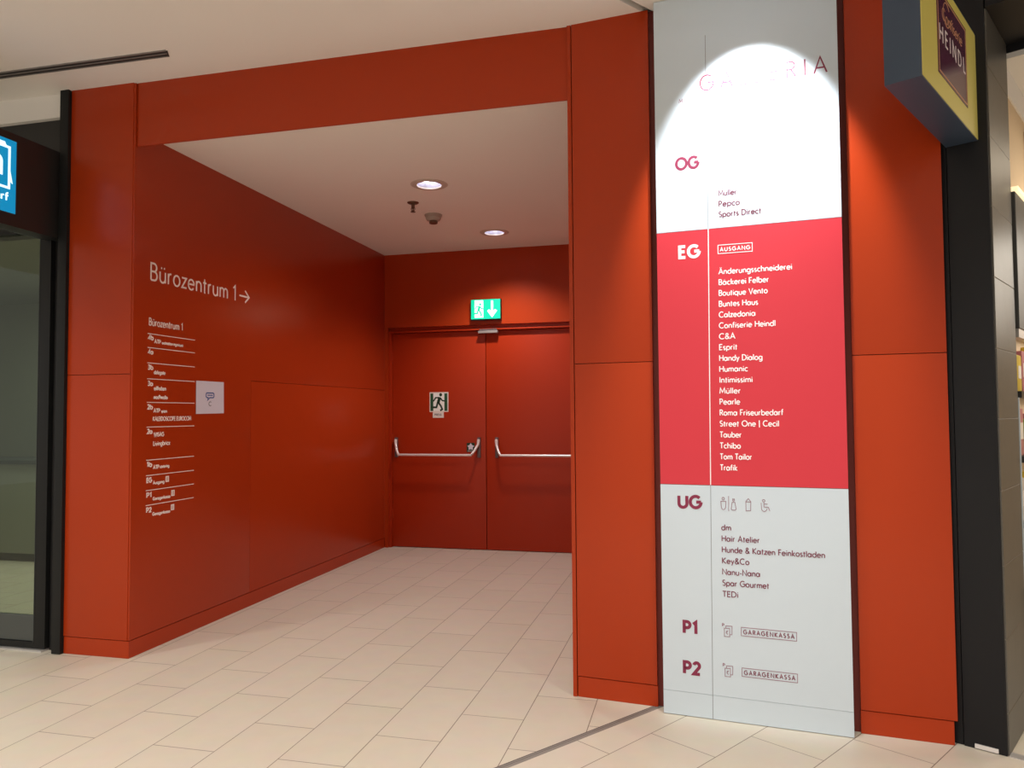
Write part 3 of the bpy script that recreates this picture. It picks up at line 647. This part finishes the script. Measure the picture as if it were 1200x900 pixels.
m_.ribbon(fb, [(3.285, 2.775), (3.285, 2.85)] + arc(3.315, 2.852, .030, .030, 180, 0) + [(3.345, 2.775)], .017, .002, .004); m_.ribbon(fb, [(3.285, 2.815), (3.345, 2.815)], .014, .002, .0041)
m_.build('logo', M['teal_logo'], b)
m_ = MB(); text(m_, fb, 'bedarf', 3.175, 2.638, 3.392, .044, .0085, .002, .004); m_.build('lettering', M['teal_logo'], b)

# ------------------------------------------------------------------ shop on the right
fp = lambda e, d, z: sp(e, d, z)
pi = MB(); pi.fbox(fp, (-.155, 0, 0), (0, .16, ZT)); pi.fbox(fp, (-.200, .006, 0), (-.158, .16, ZT))
pi = pi.bevel(.003, 2).build('wall_pilaster', M['navy'], smooth=True); struct(pi, 'dark slate pilaster between the pylon and the right shop', 'wall')
MB().fbox(fp, (-.35, .02, 0), (-.01, .46, ZT)).build('backing', M['black'], pi)
MB().fbox(fp, (-.115, -.006, .004), (-.030, 0, .022)).bevel(.002, 2).build('foot_plate', M['steel'], pi, smooth=True)
stn = MB()
z = 0
for z0, z1 in ((0, .168), (.171, .468), (.471, .768), (.771, 1.076), (1.079, 1.376), (1.379, 1.670), (1.673, 1.97), (1.973, 2.27), (2.273, 2.57), (2.573, 2.87), (2.873, 3.12)):
    stn.fbox(fp, (-.02, .012, z0), (.006, .458, z1))
stn = stn.bevel(.0015, 1).build('wall_reveal', M['stone'], smooth=True); MB().fbox(fp, (-.018, .014, 0), (.0045, .456, 3.118)).build('grout', mat('stone_grout', (.20, .17, .14), .7), stn)
struct(stn, 'grey stone tiled reveal of the right shop entrance', 'wall')
ln_ = MB(); ln_.fbox(fp, (.006, 0, 3.12), (2.6, .50, ZT)); ln_.fbox(fp, (-.02, .462, 3.085), (2.6, .50, 3.12)); ln_ = ln_.build('wall_lintel', M['navy']); struct(ln_, 'dark slate lintel over the right shop entrance', 'wall')
th = MB().fbox(fp, (.006, .0, 0), (2.4, .05, .004)).build('trim_7', M['threshold']); struct(th, 'pale metal strip across the right shop entrance', 'threshold')
# inside
iw = MB(); iw.fbox(fp, (-.12, .47, 0), (-.02, 3.2, 3.1)); iw.fbox(fp, (-.12, 3.2, 0), (3, 3.3, 3.1))
iw = iw.build('wall_shop_right', M['beige']); struct(iw, 'beige inner wall of the right shop', 'wall')
ic = MB().fbox(fp, (-.12, .47, 3.06), (3, 3.3, 3.14)).build('ceiling_shop_right', M['ceiling']); struct(ic, 'pale ceiling inside the right shop', 'ceiling')
area('confectionery_light', sp(.9, 1.4, 2.90), 11, 1.2, 1.6, (1, .86, .66))
fz8 = MB().fbox(fp, (-.12, .468, 2.93), (-.012, 3.2, 3.06)).build('trim_8', M['ceiling']); struct(fz8, 'white frieze band above the beige wall of the right shop', 'frieze')
pf = thing('picture_frame', sp(-.018, 1.25, 2.5), 'dark red framed picture on the lit beige wall inside the right shop', 'picture')
MB().fbox(fp, (-.02, 1.05, 2.53), (.004, 1.5, 2.88)).bevel(.004, 2).build('frame', mat('dark_red_frame', (.16, .02, .02), .4), pf, smooth=True)
MB().fbox(fp, (.002, 1.08, 2.56), (.006, 1.47, 2.85)).build('picture_sheet', mat('warm_print', (.42, .20, .12), .5, noise=(7, .5)), pf)
cab = thing('display_cabinet', sp(.14, 1.0, 0), 'dark wall cabinet with open sweet shelves just inside the right shop', 'cabinet')
CE0, CE1, CD0, CD1 = -.02, .02, .468, 1.35
MB().fbox(fp, (CE0, CD0, 1.79), (CE1, CD1, 2.43)).bevel(.003, 1).build('upper_body', M['cabinet'], cab)
MB().fbox(fp, (CE0-.02, CD0, 2.43), (CE1+.012, CD1, 2.452)).build('light_ledge', mat('ledge_glow', (.9, .75, .5), .5, emit=(1, .82, .5), estr=.8), cab)
MB().fbox(fp, (-.34, CD0, 0), (-.32, CD1, 1.75)).build('back_board', M['cabinet'], cab)
MB().fbox(fp, (-.32, CD0, 0), (.02, CD1, .60)).bevel(.003, 1).build('lower_body', M['cabinet'], cab)
MB().fbox(fp, (-.32, CD0-.006, .60), (.010, CD0+.004, 1.47)).build('side_panel', M['white'], cab)
SH = [.60, .90, 1.20, 1.50]
for z in SH[1:]: MB().fbox(fp, (-.32, CD0+.012, z-.03), (.018, CD1, z)).build('shelf', M['black'], cab)
MB().fbox(fp, (-.32, CD0+.012, 1.75), (.015, CD1, 1.79)).build('light_strip', M['alu'], cab)
cols = [('yellow', (.85, .62, .05)), ('green', (.30, .55, .05)), ('white', (.80, .76, .70)), ('brown', (.20, .08, .04)), ('pink', (.65, .22, .28)), ('lime', (.50, .60, .10))]
words = ['lowest', 'second', 'third', 'topmost']; pos = ['nearest the entrance', 'second from the entrance', 'third from the entrance', 'fourth from the entrance', 'farthest from the entrance']
used = {}
for i, z in enumerate(SH):
    for k in range(5):
        nm, cc_ = cols[(i*2+k*3+(i*k) % 2) % len(cols)]
        if nm not in used: used[nm] = mat(nm+'_wrapper', cc_, .3, noise=(16, .45))
        d0 = CD0+.012+k*.13; hh = .17+.05*((i+k) % 3)/2
        t = thing('sweet_box', sp(-.05, d0+.05, z), f'{nm} sweet packet on the {words[i]} shelf in the right shop, {pos[k]}', 'packet', 'packets on the sweet shelves')
        MB().fbox(fp, (-.11, d0, z), (.004, d0+.11, z+hh)).bevel(.008, 2).build('carton', used[nm], t, smooth=True)
        MB().fbox(fp, (-.112+.11, d0+.02, z+hh*.35), (.006, d0+.09, z+hh*.7)).build('wrapper_label', M['cream'], t)
area('shelf_light', sp(.50, 1.25, 2.1), 8, .6, .5, (1, .92, .8), (0, R(60), SA-R(90)+math.pi*0))
# yellow blade sign
b = thing('blade_sign', sp(-.09, -.4, 2.556), 'yellow and aubergine projecting confectionery sign on the dark right pilaster', 'sign')
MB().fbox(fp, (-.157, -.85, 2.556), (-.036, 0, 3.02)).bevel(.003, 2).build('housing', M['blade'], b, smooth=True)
fh = lambda u, v, o: sp(-.036+o, u, v)
MB().slab(fh, [(-.848, 2.560), (-.002, 2.560), (-.002, 3.010), (-.848, 3.010)], -.01, .002).build('lit_panel', M['yellow'], b)
MB().slab(fh, [(-.640, 2.640), (-.185, 2.640), (-.185, 2.965), (-.640, 2.965)], .002, .004).build('aubergine_panel', M['aubergine'], b)
m_ = MB(); m_.ribbon(fh, [(-.628, 2.650), (-.197, 2.650), (-.197, 2.955), (-.628, 2.955), (-.628, 2.650)], .005, .004, .005); m_.build('gold_outline', M['gold'], b)
m_ = MB(); text(m_, fh, 'HEINDL', -.615, 2.770, -.215, .060, .0062, .004, .005, gap=.45); m_.build('lettering', M['white_ink'], b)
m_ = MB(); text(m_, fh, 'Confiserie', -.57, 2.865, -.26, .045, .0036, .004, .005, gap=.08)
m_.ribbon(fh, arc(-.50, 2.90, .05, .045, 40, 330, 16), .004, .004, .005)
m_.build('script_lettering', M['gold'], b)
